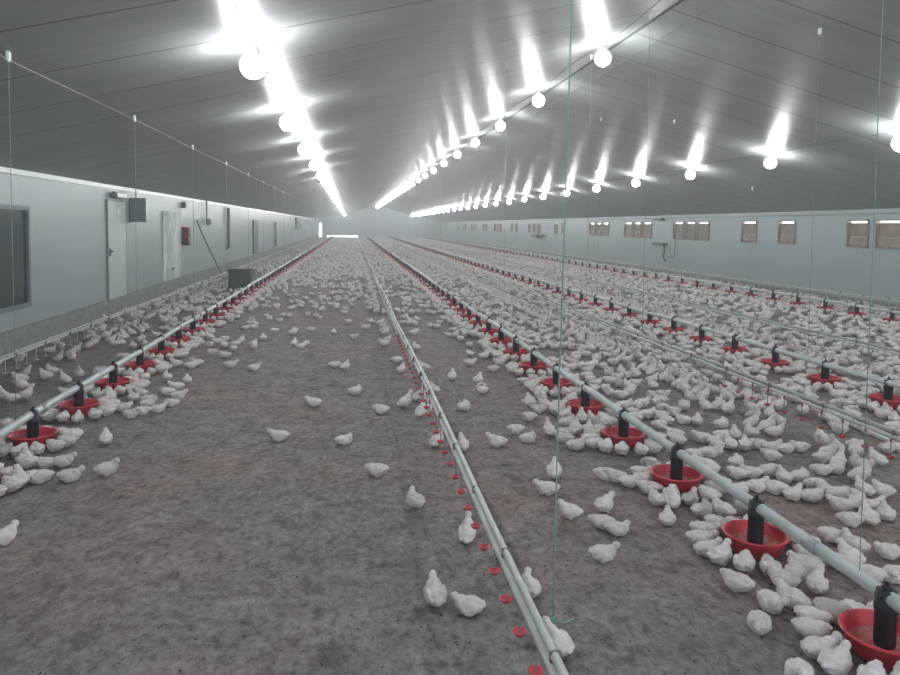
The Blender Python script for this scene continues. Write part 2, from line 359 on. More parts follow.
# winch on the right wall
p = hit(664, 244, 0, XR); o = empty('wall_winch', (XR, p.y, p.z)); tag(o, 'dark hand winch with a bent arm and dangling hose on the right wall', 'winch')
b = MB(); b.box((-.12, .1, 0), (.24, .95, .09), .02); b.build('winch_arm', m_frame, o)
b = MB(); b.tube([(-.12, -.25, 0), (-.14, -.35, -.25), (-.12, -.2, -.45), (-.1, -.35, -.62)], .035, 8); b.build('winch_hose', m_frame, o)
b = MB(); b.tube([(-.05, -.35, -.45), (-.05, -.95, -.45), (-.05, -1.0, -.4), (-.05, -1.0, .78)], .012, 6); b.build('winch_cable', m_grey, o)
p = hit(661, 215, 0, XR); b = MB(); b.box((XR-.08, p.y, hc-.14), (.16, .7, .09), .01); o = b.build('cable_box', m_frame); tag(o, 'dark cable box under the eave above the wall winch', 'cable box')
p = hit(538, 236, 0, XR); b = MB(); b.box((XR-.15, p.y, p.z), (.3, 1.6, .2), .03); b.box((XR-.1, p.y-1.2, p.z+.03), (.2, .9, .08), .02); o = b.build('wall_motor', m_frame); tag(o, 'small dark motor unit on the right wall below the distant inlets', 'motor')

# ------------------------------------------------------------------ lamps
def lamp(drop):
    e = empty('ceiling_light', (0, 0, 0))
    b = MB(); b.tube([(0, 0, .095), (0, 0, .15)], .032, 10); s = b.build('lamp_socket', m_sock, e)
    b = MB(); b.lathe([(0, -.105)]+[(.105*math.sin(t_), -.105*math.cos(t_)) for t_ in [PI*k/10 for k in range(1, 10)]]+[(.03, .105)], 20); g = b.build('glass_globe', m_bulb, s)
    b = MB(); b.tube([(0, 0, .15), (.01, 0, drop)], .005, 5); c = b.build('cord', m_wire, e)
    kids(e, s, c); kids(s, g); return e
rows = (('left', -.795, 2.936, 6.11), ('ridge', 3.30, 3.894, 9.31), ('right', 7.75, 2.89, 9.37))
NM = {'left': 'left-hand row of lamps', 'ridge': 'middle row under the ridge', 'right': 'right-hand row of lamps'}
for nm, x, z, y0 in rows:
    SP = 3.21 if nm == 'right' else 3.3
    drop = zceil(x)-z; base = lamp(drop); first = True
    k = -3 if nm != 'left' else -2
    while y0+SP*k > YE-1 or y0+SP*k < YB+1: k += 1
    n_vis = 0
    while y0+SP*k < YE-1.5:
        y = y0+SP*k; o = base if first else link_copy(base); first = False
        o.location = (x, y, z)
        if k < 0: lab = 'globe lamp overhead at the start of the %s' % NM[nm]
        elif k < 8: lab = ('nearest visible white globe lamp in the ' if k == 0 else '%s white globe lamp from the camera in the ' % ORD[k])+NM[nm]
        else: lab = 'small distant globe lamp far along the '+NM[nm]
        tag(o, lab, 'ceiling lamp', ('distant lamps, ' if k >= 8 else 'overhead lamps, ' if k < 0 else '')+NM[nm]); k += 1
    b = MB(); pts = []
    for q in range(int((YE-YB)/1.8)): pts.append((x+.03*(1 if q % 2 else -1), YB+.3+q*1.8, zceil(x)-.02-.02*(q % 2)))
    b.tube(pts, .006, 5); o = b.build('lighting_cable', m_wire); tag(o, 'thin grey electric cable running above the '+NM[nm], 'cable')

# ------------------------------------------------------------------ feeders
def feeder_mesh_parts():
    e = empty('pan_feeder', (0, 0, 0))
    b = MB(); n = 40
    b.lathe([(0, .015), (.112, .015), (.124, .022), (.138, .060), (.150, .094), (.160, .098), (.161, .106), (.152, .108), (.143, .100), (.128, .052)], n)
    b.mi = 1; b.lathe([(.128, .052), (.116, .032), (.08, .030), (.04, .05), (0, .05)], n)
    pan = b.build('pan', [m_red, m_feed], e)
    b = MB(); b.lathe([(0, .03), (.036, .03), (.039, .06), (.039, .185), (.042, .19), (.042, .21), (.038, .215), (.036, .268), (0, .268)], 20)
    tube = b.build('feed_tube', m_black, e)
    b = MB(); b.tube([(0, -.022, .24), (0, .022, .24)], .034, 16); b.box((0, 0, .276), (.03, .035, .012), .004); b.box((0, 0, .29), (.012, .012, .02), .003)
    clip = b.build('pipe_saddle', m_black, tube)
    kids(e, pan, tube); kids(tube, clip); return e
def feeder_low():
    b = MB(); b.lathe([(0, .012), (.12, .015), (.15, .095), (.162, .103), (.15, .105), (.12, .035), (.04, .05), (0, .05)], 16)
    b.mi = 1; b.lathe([(.041, .03), (.043, .12), (.046, .20), (.036, .25), (0, .272)], 8)
    return b.build('pan_feeder', [m_red, m_black])
FL = [('left', -2.30, 4.66, 'left feeder line'), ('near', 2.05, 2.45, 'centre feeder line'), ('second', 4.95, 6.0, 'middle-right feeder line'), ('wall', 9.42, 10.5, 'right wall feeder line')]
FAR = 300/4*.9+4.5; far_pans = []; pans = []; fp = feeder_mesh_parts(); fl = feeder_low(); used_p = used_l = False; nfeed = 0
for nm, x, y0, desc in FL:
    k = 0
    while y0+.9*k < YE-2:
        y = y0+.9*k
        if y > FAR: far_pans.append((x, y)); pans.append((nm, x, y)); k += 1; continue
        nfeed += 1
        if y < 17:
            o = link_copy(fp) if used_p else fp; used_p = True
        else:
            o = fl.copy() if used_l else fl
            if used_l: C.objects.link(o)
            used_l = True
        o.location = (x, y, .0); o.rotation_euler.z = rnd.uniform(-.2, .2)
        if k < 10: tag(o, ('nearest red feeder pan with black tube on the ' if k == 0 else '%s red feeder pan from the camera on the ' % ORD[k])+desc, 'feeder', 'feeder pans on the '+desc)
        elif y < 17: tag(o, 'red feeder pan midway along the '+desc+', past the tenth', 'feeder', 'mid-distance feeder pans on the '+desc)
        else: tag(o, 'tiny distant red and black feeder pan on the '+desc, 'feeder', 'distant feeder pans on the '+desc)
        pans.append((nm, x, y)); k += 1
    pts = [(x+.012*math.sin(q*1.7), YB+.6+q*1.5, .240+.006*math.sin(q*2.3)) for q in range(int((YE-1-YB-.6)/1.5))]
    b = MB(); b.tube(pts, .0285, 14); o = b.build('feeder_pipe', m_pipe); tag(o, 'long pale auger pipe carrying the pans of the '+desc, 'feeder pipe')
    b = MB()
    q = YB+1.2
    while q < 30: b.tube([(x, q-.04, .24), (x, q+.04, .24)], .033, 12); q += 2.85
    o2 = b.build('pipe_coupling', m_alu, o); o2['kind'] = 'stuff'

b = MB()
for x, y in far_pans:
    b.mi = 0; b.lathe([(0, .015), (.12, .015), (.16, .1), (.12, .05), (0, .05)], 8, (x, y, 0)); b.mi = 1; b.tube([(x, y, .04), (x, y, .27)], .04, 6)
o = b.build('distant_pan_feeders', [m_red, m_black]); tag(o, 'farthest red and black feeder pans merging into dark lines by the end wall', 'feeder', None, 'stuff')
# ------------------------------------------------------------------ drinker lines
DL = [('centre drinker line', .61, 1.3), ('second drinker line', 3.44, 3.2), ('third drinker line', 5.80, 5.6), ('right wall drinker line', 10.15, 11.), ('left wall drinker line', -3.27, 6.2)]
cup_m = MB(); cup_m.lathe([(0, -.155), (.014, -.158), (.026, -.146), (.028, -.142), (.024, -.144), (.014, -.150), (0, -.150)], 14); cup_m.mi = 1; cup_m.box((.0, 0, -.10), (.005, .004, .10)); cup_m.box((-.0, 0, -.035), (.014, .014, .03), .003)
cup0 = cup_m.build('drip_cup', [m_red, m_grey])
m_cup_grey_haze = mat('grey_and_haze_paled_cup', (.5, .42, .42), .6)  # distant red cups get this grey too: haze put into their colour
cup_grey_haze = cup0.copy(); cup_grey_haze.data = cup0.data.copy(); cup_grey_haze.data.materials[0] = m_cup_grey_haze; cup_grey_haze.data.materials[1] = m_pvc; cup_used = False
cup_m = None
for di, (desc, x, ys) in enumerate(DL):
    root = empty('drinker_line', (x, 0, 0)); tag(root, ('pair of slim pale pipes low over the litter, the '+desc), 'drinker line')
    n = int((YE-2-YB)/1.5)
    wob = lambda q: (.010*math.sin(q*1.3), YB+1+q*1.5, 0)
    b = MB(); b.tube([(wob(q)[0]+.006, wob(q)[1], .368) for q in range(n)], .0145, 10); b.build('support_rail', m_alu if di else m_pvc, root)
    b = MB(); b.tube([(wob(q)[0]-.008, wob(q)[1], .336) for q in range(n)], .0125, 10); b.build('water_pipe', m_pvc, root)
    b = MB(); q = YB+1.2
    while q < 40: b.box((0, q, .352), (.034, .014, .062), .003); q += .69
    b_ = b.build('pipe_clip', m_brkt, root); b_['kind'] = 'stuff'
    for k in range(100):
        o = (cup0 if not cup_used else cup0.copy()) if (di == 0 and k < 36) or (di == 1 and k < 14) else cup_grey_haze.copy()  # farther red cups use the copy with haze painted in
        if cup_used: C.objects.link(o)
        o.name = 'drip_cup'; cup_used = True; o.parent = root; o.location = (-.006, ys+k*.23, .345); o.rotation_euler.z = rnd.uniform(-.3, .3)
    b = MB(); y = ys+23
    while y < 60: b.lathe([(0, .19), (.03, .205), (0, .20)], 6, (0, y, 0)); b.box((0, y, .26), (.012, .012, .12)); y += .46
    o = b.build('distant_drip_cups', m_cup_grey_haze, root); o['kind'] = 'stuff'
# pale rail lying on the litter by the second drinker line
a, c = hit(815, 408, 2, .03), hit(893, 441, 2, .03)
b = MB(); b.box(((a.x+c.x)/2, (a.y+c.y)/2, .02), (.05, (c-a).length, .025), .006, Matrix.Rotation(math.atan2(-(a.x-c.x), a.y-c.y), 3, 'Z')); o = b.build('loose_rail', m_pvc); tag(o, 'pale flat rail lying on the litter beneath the drinker line', 'rail')

# ------------------------------------------------------------------ suspension cords
def cord(x, y, zb, m, lab, grp, r=.0024, pull=True, name='suspension_cord'):
    zc = zceil(x); b = MB(); b.tube([(x, y, zb), (x, y, zc-.03)], r, 5); o = b.build(name, m)
    if pull:
        b = MB(); b.box((x, y, zc-.035), (.02, .05, .07), .006); b.build('pulley', m_flash, o)
    tag(o, lab, 'cord', grp); return o
for k in range(9):
    y = 5.3+2.87*k; near = ('nearest', 'second', 'third', 'fourth')
    cord(-2.3, y, .25, m_cord, ('%s pale cord dropping from the ceiling to the left-hand feeder pipe' % near[k]) if k < 4 else 'distant pale cord holding up the left-hand feeder pipe', 'cords over the left-hand feeder line' if k < 4 else 'distant cords over the left-hand feeder line')
b = MB(); b.tube([(-2.3, YB+.5+q*3, zceil(-2.3)-.045-.015*(q % 2)) for q in range(26)], .0045, 5); o = b.build('winch_line', m_cord); tag(o, 'long pale winch line strung just under the left ceiling slope', 'winch line')
b = MB(); b.tube([(3.9, YB+.5+q*3, zceil(3.9)-.06-.02*(q % 2)) for q in range(26)], .004, 5); o = b.build('winch_line', m_wire); tag(o, 'grey winch line strung just right of the ridge', 'winch line')
for k, (x, y, zb, m, lab) in enumerate(((5.02, 7.3, .25, m_cord, 'pale cord with a bright pulley, rightmost one reaching the ceiling'), (3.46, 8.17, .38, m_cord, 'pale cord hanging from beside the ridge to the second drinker line'),
                         (3.44, 10.2, .38, m_cord, 'faint pale cord just left of the cord beside the ridge'), (4.95, 14., .25, m_cord, 'faint pale cord over the second feeder line'),
                         (9.42, 16., .25, m_cord, 'pale cord dropping near the right wall to the wall feeder pipe'), (5.8, 12.5, .38, m_cord, 'faint pale cord over the drinker line beyond the second feeder line'))):
    cord(x, y, zb, m, lab, 'cords over the right half of the house')
cord(2.05, 2.60, .25, m_green, 'green cord near the right edge holding the nearest feeder pipe', 'green cords', .0018)
for y in (9.5, 16.5, 23.): cord(2.05, y, .25, m_green, 'faint distant green cord over the near right-hand feeder pipe', 'distant green cords', .002)
# green cord in front, ends in a knot just above the litter
p = hit(553, 622, 2, .02); q = hit(571, 0, 1, p.y-.0)
b = MB(); zt_ = zceil(q.x)-.0
dx = (q.x-p.x)/(q.z-p.z)
b.tube([(p.x+dx*(z-.02), p.y+.01*math.sin(z*2), z) for z in [.03+k*(zceil(p.x+dx*2)-.05)/10 for k in range(11)]], .0032, 6); o = b.build('green_cord', m_green)
b2 = MB(); b2.box((p.x, p.y, .03), (.02, .02, .03), .006); b2.tube([(p.x, p.y, .03), (p.x+.05, p.y, .012), (p.x+.10, p.y+.03, .01)], .004, 5); b2.build('cord_knot', m_green, o)
tag(o, 'long green cord hanging to the litter beside the centre drinker line', 'cord')

# ------------------------------------------------------------------ chicks
def ell(bm, c, r, pit=0., yaw_=0., seg=14):
    o = bmesh.ops.create_uvsphere(bm, u_segments=seg, v_segments=10, radius=1)
    R = Matrix.Rotation(yaw_, 3, 'Z') @ Matrix.Rotation(-pit, 3, 'Y')
    for v in o['verts']: v.co = R @ Vector((v.co.x*r[0], v.co.y*r[1], v.co.z*r[2]))+Vector(c)
def lerp(a, b, t): return tuple(a[i]+(b[i]-a[i])*t for i in range(3))
POSES = {   # body height, body pitch (deg), head position, leg, head pitch, head yaw
    'lie':   dict(z=.045, pit=0, head=(.072, .006, .088), leg=0, hp=-6),
    'lie2':  dict(z=.045, pit=-1, head=(.054, .034, .078), leg=0, hp=-14, hy=60),
    'nap':   dict(z=.044, pit=-2, head=(.072, -.010, .060), leg=0, hp=-22),
    'stand': dict(z=.060, pit=12, head=(.060, 0, .116), leg=1, hp=-4),
    'look':  dict(z=.058, pit=5, head=(.060, -.018, .108), leg=1, hp=-6, hy=-55),
    'feed':  dict(z=.056, pit=-3, head=(.064, 0, .080), leg=1, hp=-40),
    'drink': dict(z=.066, pit=28, head=(.058, 0, .146), leg=1, hp=35),
}
def chick_src(P):
    bm = bmesh.new(); z = P['z']; a = math.radians(P['pit']); ca, sa = math.cos(a), math.sin(a)
    def L(x, y, zz): return (x*ca-zz*sa, y, z+x*sa+zz*ca)
    ell(bm, L(0, 0, 0), (.056, .046, .043), a); ell(bm, L(.024, 0, -.001), (.038, .042, .040), a)
    ell(bm, L(-.034, 0, .003), (.038, .038, .035), a); ell(bm, L(-.066, 0, .014), (.020, .018, .012), a+.3)
    for s in (-1, 1):
        ell(bm, L(-.008, s*.040, .006), (.046, .011, .027), a-.08, s*.08); ell(bm, L(-.052, s*.031, .012), (.024, .007, .012), a, s*.15)
        ell(bm, L(-.003, s*.026, -.018), (.027, .019, .023), a)
    n0 = L(.038, 0, .012); hd = P['head']
    for k in range(7):
        t = k/6; r = .0245*(1-t)**1.3+.0145; ell(bm, lerp(n0, (hd[0]-.006, hd[1]*.9, hd[2]-.004), t), (r*.9, r*.9, r*.9))
    hy = math.radians(P.get('hy', 0)); hp = math.radians(P['hp'])
    ell(bm, hd, (.0225, .0195, .0195), hp, hy)
    me = bpy.data.meshes.new('src'); bm.to_mesh(me); bm.free(); return me, hd, hp, hy, L
def chick_mesh(P, vox, detail, seed):
    me, hd, hp, hy, L = chick_src(P)
    ob = bpy.data.objects.new('src', me); C.objects.link(ob)
    md = ob.modifiers.new('r', 'REMESH'); md.mode = 'VOXEL'; md.voxel_size = vox; md.use_smooth_shade = True
    sm = ob.modifiers.new('s', 'SMOOTH'); sm.factor = .5; sm.iterations = 2 if detail else 1
    dg = bpy.context.evaluated_depsgraph_get(); dg.update()
    m2 = bpy.data.meshes.new_from_object(ob.evaluated_get(dg)); bpy.data.objects.remove(ob); bpy.data.meshes.remove(me)
    bm = bmesh.new(); bm.from_mesh(m2); bpy.data.meshes.remove(m2)
    if detail:
        bm.normal_update()
        for v in bm.verts:
            q = noise.noise(v.co*55+Vector((seed, 0, 0)))*.0028+noise.noise(v.co*140+Vector((0, seed, 0)))*.0016
            v.co += v.normal*q
    for v in bm.verts:
        if v.co.z < .004: v.co.z = .004
    for f in bm.faces: f.smooth = True; f.material_index = 0
    B = MB(); B.b.free(); B.b = bm; B.mi = 1
    R = Matrix.Rotation(hy, 3, 'Z') @ Matrix.Rotation(-hp, 3, 'Y'); hv = Vector(hd)
    n = 8 if detail else 4
    B.tube([hv+R @ Vector((.016, 0, .0)), hv+R @ Vector((.021, 0, -.001)), hv+R @ Vector((.029, 0, -.004))], [.006, .005, .001], n)
    if P['leg']:
        for s in (-1, 1):
            top = L(-.002, s*.022, -.026); kn = (top[0]-.006, s*.023, top[2]*.55+.005); ft = (top[0]+.003, s*.023, .005)
            B.tube([top, kn, ft], [.008, .005, .004], n)
            if detail:
                for ty in (-.5, 0, .5): B.tube([ft, (ft[0]+.026*math.cos(ty), ft[1]+.026*math.sin(ty), .004)], [.0045, .0025], 5)
                B.tube([ft, (ft[0]-.014, ft[1], .004)], [.004, .002], 5)
            else: B.tube([ft, (ft[0]+.03, ft[1], .004)], [.006, .004], 4)
    if detail:
        B.mi = 2
        for s in (-1, 1):
            o = bmesh.ops.create_icosphere(bm, subdivisions=1, radius=.0034)
            for v in o['verts']: v.co = hv+R @ (v.co+Vector((.012, s*.0155, .005)))
            for f in set(f for v in o['verts'] for f in v.link_faces): f.material_index = 2
        B.mi = 0
    m = bpy.data.meshes.new('chick'); bm.to_mesh(m); bm.free()
    for k in (m_down, m_skin, m_eye): m.materials.append(k)
    return m
PN = list(POSES)
HI = {(p, v): chick_mesh(POSES[p], .0048, True, 3.1*v+i) for i, p in enumerate(PN) for v in range(2)}
LOD = {}
for lv, vx in ((1, .0095), (2, .016), (3, .025)):
    for p in PN:
        m = chick_mesh(POSES[p], vx, False, 0)
        nv = len(m.vertices); co_ = np.empty(nv*3, np.float32); m.vertices.foreach_get('co', co_)
        nl = len(m.loops); li = np.empty(nl, np.int32); m.loops.foreach_get('vertex_index', li)
        npo = len(m.polygons); ls = np.empty(npo, np.int32); m.polygons.foreach_get('loop_start', ls)
        mi = np.empty(npo, np.int32); m.polygons.foreach_get('material_index', mi)
        LOD[lv, p] = (co_.reshape(-1, 3), li, ls, mi); bpy.data.meshes.remove(m)

cells = {}; CS = .2
def free(x, y, d):
    i, j = int(x//CS), int(y//CS)
    for a in (-1, 0, 1):
        for c in (-1, 0, 1):
            for (u, v) in cells.get((i+a, j+c), ()):
                if (u-x)**2+(v-y)**2 < d*d: return False
    return True
birds = []      # x, y, heading, pose, size, where
def put(x, y, h, pose, where, d=.115, size=None):
    if not (XL+.15 < x < XR-.15) or not free(x, y, d): return False
    cells.setdefault((int(x//CS), int(y//CS)), []).append((x, y))
    birds.append((x, y, h, pose, size or rnd.uniform(.87, 1.0), where)); return True
D2 = math.radians
HAND = [  # photo point at the bird's feet, pose, heading (0 = towards the right wall, 90 = away from the camera), its own label
 (279, 441, 'lie', 175, 'white chick lying alone on the open litter left of centre, head to the left'),
 (344, 445, 'lie2', 5, 'white chick lying alone near the middle of the open litter, facing right'),
 (377, 476, 'nap', 170, 'white chick dozing alone on open litter, nearer than the other lone ones there'),
 (381, 414, 'nap', 160, 'stretched white chick lying left of the centre drinker line'),
 (314, 407, 'lie', 165, 'white chick lying among the farther loners on the open litter'),
 (355, 395, 'lie2', 20, 'small white chick sitting alone in front of the scattered flock'),
 (345, 371, 'stand', 60, 'white chick standing in front of the scattered flock at centre'),
 (335, 368, 'nap', 200, 'white chick resting just left of the one standing at centre'),
 (415, 509, 'look', 120, 'white chick standing alone left of the drinker line, looking away'),
 (467, 543, 'drink', 75, 'white chick stretching up to the centre drinker line beside red cups'),
 (435, 606, 'stand', 95, 'white chick seen from behind, standing left of the lying one in front'),
 (469, 614, 'lie', 160, 'white chick lying in the foreground close to the drinker line'),
 (529, 597, 'look', 100, 'white chick partly hidden behind the foreground drinker pipes'),
 (556, 655, 'stand', 120, 'white chick behind the drinker pipes nearest the camera'),
 (603, 561, 'lie', -8, 'plump white chick lying alone in front of the right feeder line'),
 (617, 535, 'lie2', -30, 'white chick huddled beside another behind the plump lone one'),
 (602, 528, 'nap', 160, 'white chick lying half behind its huddled neighbour'),
 (604, 513, 'look', 40, 'white chick standing upright behind a huddled pair'),
 (570, 520, 'stand', 175, 'white chick standing beside the green cord, facing left'),
 (547, 495, 'lie', 172, 'white chick lying right behind the green cord'),
 (554, 479, 'stand', 70, 'white chick standing upright directly behind the green cord'),
 (497, 447, 'lie', 150, 'white chick sitting alone right of the drinker line'),
 (516, 434, 'nap', 190, 'white chick stretched flat behind a sitting one right of the drinker line'),
 (528, 443, 'lie2', 10, 'white chick lying in a loose pair near the green cord'),
 (549, 436, 'drink', 95, 'white chick standing tall just left of the green cord'),
 (564, 443, 'lie', 160, ''), (576, 450, 'lie', 10, ''),
 (530, 404, 'lie', 90, ''), (539, 413, 'nap', 170, ''), (529, 421, 'lie2', 185, ''), (566, 427, 'lie', 20, ''), (582, 424, 'stand', 80, ''), (588, 434, 'lie', 60, ''), (598, 430, 'stand', 200, ''),
 (464, 411, 'lie2', 45, 'small white chick sitting alone between drinker and feeder lines'),
 (482, 394, 'lie', 200, 'white chick touching another, well behind the lone sitting one'),
 (478, 385, 'stand', 60, ''), (493, 372, 'nap', 0, ''), (484, 359, 'lie', 0, ''), (470, 357, 'lie2', 90, ''), (452, 381, 'stand', 75, 'white chick standing alone between drinker line and feeder line, far back'),
 (418, 402, 'drink', 40, ''), (421, 417, 'drink', 60, 'white chick drinking at the line just past the stretched chick'), (428, 413, 'nap', 0, ''), (437, 447, 'drink', 50, 'white chick reaching up left of the centre drinker pipes'), (462, 452, 'stand', 90, ''), (434, 395, 'stand', 120, ''), (401, 374, 'stand', 60, ''), (397, 363, 'nap', 190, ''), (424, 372, 'stand', 150, ''), (416, 351, 'stand', 120, ''),
 (106, 445, 'stand', 110, 'white chick standing near the left feeder pans with its back turned'),
 (107, 477, 'look', 15, 'white chick standing alert right of the nearest left-hand pans'),
 (70, 482, 'lie', 0, 'white chick lying between the nearest left-hand pans and an alert chick'),
 (40, 483, 'lie2', 190, 'white chick lying close to the pan at the left edge'),
 (46, 468, 'nap', 170, ''), (63, 467, 'lie', 10, ''), (12, 493, 'feed', 150, ''), (20, 487, 'stand', 130, ''), (3, 545, 'lie', 60, 'white chick cut off by the left edge of the picture'), (26, 462, 'lie', 120, ''),
 (142, 415, 'nap', 0, ''), (158, 413, 'lie', 20, ''), (172, 407, 'nap', 190, ''), (178, 400, 'lie', 0, ''), (187, 384, 'lie', 100, ''), (168, 396, 'nap', 170, ''), (148, 408, 'lie', 0, ''),
 (231, 368, 'lie', 0, ''), (254, 371, 'lie', 20, ''), (241, 344, 'stand', 60, ''), (253, 347, 'lie', 60, ''), (263, 341, 'lie', 90, ''), (253, 329, 'nap', 0, ''), (294, 347, 'stand', 80, ''), (293, 335, 'lie', 20, ''), (275, 333, 'nap', 160, ''), (311, 332, 'nap', 0, ''), (334, 335, 'lie', 90, ''),
 (817, 594, 'look', 60, 'white chick standing in front of the pipe, head turned right'),
 (795, 580, 'lie2', 45, ''), (783, 590, 'feed', 120, ''), (806, 572, 'lie', 150, ''), (850, 565, 'stand', 110, 'white chick standing behind the nearest feeder pipe'), (888, 558, 'lie', 175, 'white chick lying at the right edge behind the feeder pipe'), (893, 582, 'lie2', 200, ''), (868, 583, 'nap', 160, ''),
 (667, 525, 'lie', 60, 'white chick sitting apart in front of the third right-hand pan'), (702, 517, 'lie2', 20, 'white chick lying in front of the cluster at the third pan'), (657, 505, 'lie', 100, ''), (650, 494, 'nap', 150, ''), (672, 509, 'stand', 70, ''), (690, 505, 'lie', 40, ''), (616, 482, 'lie', 170, ''), (630, 487, 'lie2', 0, ''), (606, 480, 'nap', 170, ''), (645, 485, 'lie', 20, ''),
 (736, 467, 'lie2', 30, 'white chick sitting alone on the bare patch beyond the feeder pipe'),
 (752, 478, 'lie', 170, ''), (768, 476, 'nap', 20, ''), (784, 483, 'lie', 80, ''), (800, 482, 'lie2', 10, ''), (757, 492, 'lie', 0, ''), (775, 494, 'nap', 150, ''), (793, 500, 'lie', 20, ''), (812, 502, 'lie', 0, ''), (815, 490, 'nap', 190, ''), (826, 497, 'lie2', 80, ''),
 (842, 512, 'lie', 150, ''), (858, 508, 'lie2', 40, ''), (874, 512, 'lie', 10, ''), (851, 526, 'nap', 170, ''), (868, 525, 'stand', 80, ''), (886, 520, 'lie', 60, ''), (864, 496, 'stand', 100, ''), (840, 500, 'nap', 0, ''),
 (883, 498, 'stand', 175, 'white chick standing tall in profile near the right edge, facing left'), (856, 458, 'look', 40, ''), (877, 466, 'stand', 100, 'white chick standing upright right of two others on the bare patch'), (859, 471, 'look', 100, ''), (828, 459, 'stand', 10, 'yellow-tinged white chick lying with raised head on the bare patch'), (822, 475, 'nap', 170, ''), (836, 474, 'lie', 10, ''), (821, 444, 'stand', 70, 'white chick standing upright by itself near the second drinker line'),
 (702, 443, 'lie', 170, ''), (716, 447, 'lie2', 20, ''), (730, 450, 'stand', 90, ''), (745, 450, 'lie', 60, ''), (722, 440, 'nap', 0, ''), (757, 449, 'lie2', 170, ''), (772, 452, 'lie', 0, ''), (786, 453, 'nap', 10, ''), (800, 452, 'lie', 180, ''), (768, 430, 'lie', 20, ''), (735, 440, 'stand', 70, ''), (751, 438, 'look', 100, ''),
]
hand_n = 0
labels = {}
for px, py, pose, hd_, lab in HAND:
    p = hit(px, py, 2, .0)
    if put(p.x, p.y, D2(hd_), pose, 'hand', .05): hand_n += 1; labels[len(birds)-1] = lab
# birds round each pan
for nm, x, y in pans:
    if y > 40: continue
    k = pans.index((nm, x, y))
    n = rnd.randint(13, 15)
    a0 = rnd.uniform(0, 6.28)
    for q in range(n):
        a = a0+2*PI*q/n+rnd.uniform(-.06, .06); r = rnd.uniform(.246, .268)
        if put(x+r*math.cos(a), y+r*math.sin(a), a+PI+rnd.uniform(-.2, .2), 'feed' if rnd.random() < .75 else 'lie', ('pan', nm, y), .080): pass
    for q in range(rnd.randint(2, 6)):
        a = rnd.uniform(0, 6.28); r = rnd.uniform(.33, .46)
        if nm == 'left' and y < 7 and math.cos(a) < 0: continue
        put(x+r*math.cos(a), y+r*math.sin(a), rnd.uniform(0, 6.28), rnd.choice(['lie', 'nap', 'lie2', 'stand']), ('pan', nm, y), .092)
# birds drinking along the lines
for desc, x, ys in DL:
    y = {0.61: 6.3, 3.44: 4.2, 5.8: 5.6, 10.15: 11.5, -3.27: 6.6}[x]
    pr = {0.61: .2, 3.44: .6, 5.8: .7, 10.15: .6, -3.27: .3}[x]
    while y < 38:
        for s in (-1, 1):
            if rnd.random() < pr*(1. if x != .61 else (.5 if y < 9 else 1.1)):
                r = rnd.uniform(.09, .14); put(x+s*r, y+rnd.uniform(-.03, .03), (PI if s > 0 else 0)+rnd.uniform(-.6, .6), 'drink' if rnd.random() < .7 else 'stand', ('line', desc, y), .10)
        y += .145
# the flock
keep_out = [(.61, 1.9, 5.6)]
def smooth(t): t = max(0, min(1, t)); return t*t*(3-2*t)
def dens(x, y):
    cl = noise.noise(Vector((x*.9, y*.9, 3.3)))+.5*noise.noise(Vector((x*2.1, y*2.1, 7.7)))
    if x < -2.3:                                     # between left wall and left feeders
        d = 1.6+5.5*smooth((y-8)/5)
        if x > -2.75: d += 3
        if y > 16: d = 8.5
        return d*(.6+.9*max(0, .5+cl))
    if x < .61:
        if y < 8.6: d = 0
        else:
            d = 11*smooth((y-9.3)/18)**1.1
            d += .5 if y > 9.5 else 0
            ed = max(0, 1-(x+2.3)/1.15); d = max(d, (9*ed*smooth((y-5)/3)))
            d *= (.45+1.2*max(0, .5+cl)) if y < 22 else 1
        if y < 8.6: d = 9*max(0, 1-(x+2.3)/.75) if x+2.3 < .75 and y > 6.3 else 0
        return d
    if x < 2.05:
        ed = max(0, 1-(2.05-x)/.75)
        d = 11*ed*smooth((y-4.6)/1.5)
        d2 = 8*smooth((y-9)/9)*(.4+1.2*max(0, .5+cl))
        return max(d, d2)
    if x < 3.44:
        if y < 3.9: return 0 if y < 3.2 else 3
        g = .18+cl
        base = 12.5 if g > 0 else .8
        if y < 5.6: base *= .55 if x > 2.6 else 1.
        if y > 10: base = 10+6*cl
        return base
    d = 12.5+7*cl
    if x < 3.9 and y < 6: d *= .25
    if x > 9.4: d *= .8
    return d
ZN = [(-9, -2.3, 'between the left wall and the left-hand feeder line'), (-2.3, .61, 'on the open litter between the left feeder line and the centre drinker line'), (.61, 2.05, 'between the centre drinker line and the feeder line beside it'),
      (2.05, 3.44, 'in the clusters between the near right feeder line and the next drinker line'), (3.44, 4.95, 'between the second drinker line and the second feeder line'), (4.95, 9.42, 'beyond the second right-hand feeder line'), (9.42, 20, 'close to the right wall')]
def scatter(y0, y1, md, n_per):
    A = (XR-XL)*(y1-y0); n = int(A*n_per)
    for _ in range(n):
        x = rnd.uniform(XL+.2, XR-.2); y = rnd.uniform(y0, y1)
        if rnd.random()*27 > dens(x, y)*1.15: continue
        if not seen((x, y, .1), 20): continue
        on_pan = False
        for nm, fx, s0, _d in FL:
            if abs(x-fx) < .22:
                k = round((y-s0)/.9)
                if k >= 0 and (x-fx)**2+(y-s0-.9*k)**2 < .235**2: on_pan = True
        if on_pan or ((x-cx)**2+(y-cy)**2 < .45**2) or ((x-tx)**2+(y-ty)**2 < .26**2): continue
        pose = rnd.choices(['lie', 'lie2', 'nap', 'stand', 'look', 'feed'], [30, 26, 26, 9, 6, 4])[0]
        if abs(x-3.44) < .28 or (x < -2.8 and y < 14): pose = rnd.choice(['stand', 'look', 'lie', 'drink', 'stand'])
        put(x, y, rnd.uniform(0, 2*PI), pose, 'flock', md)
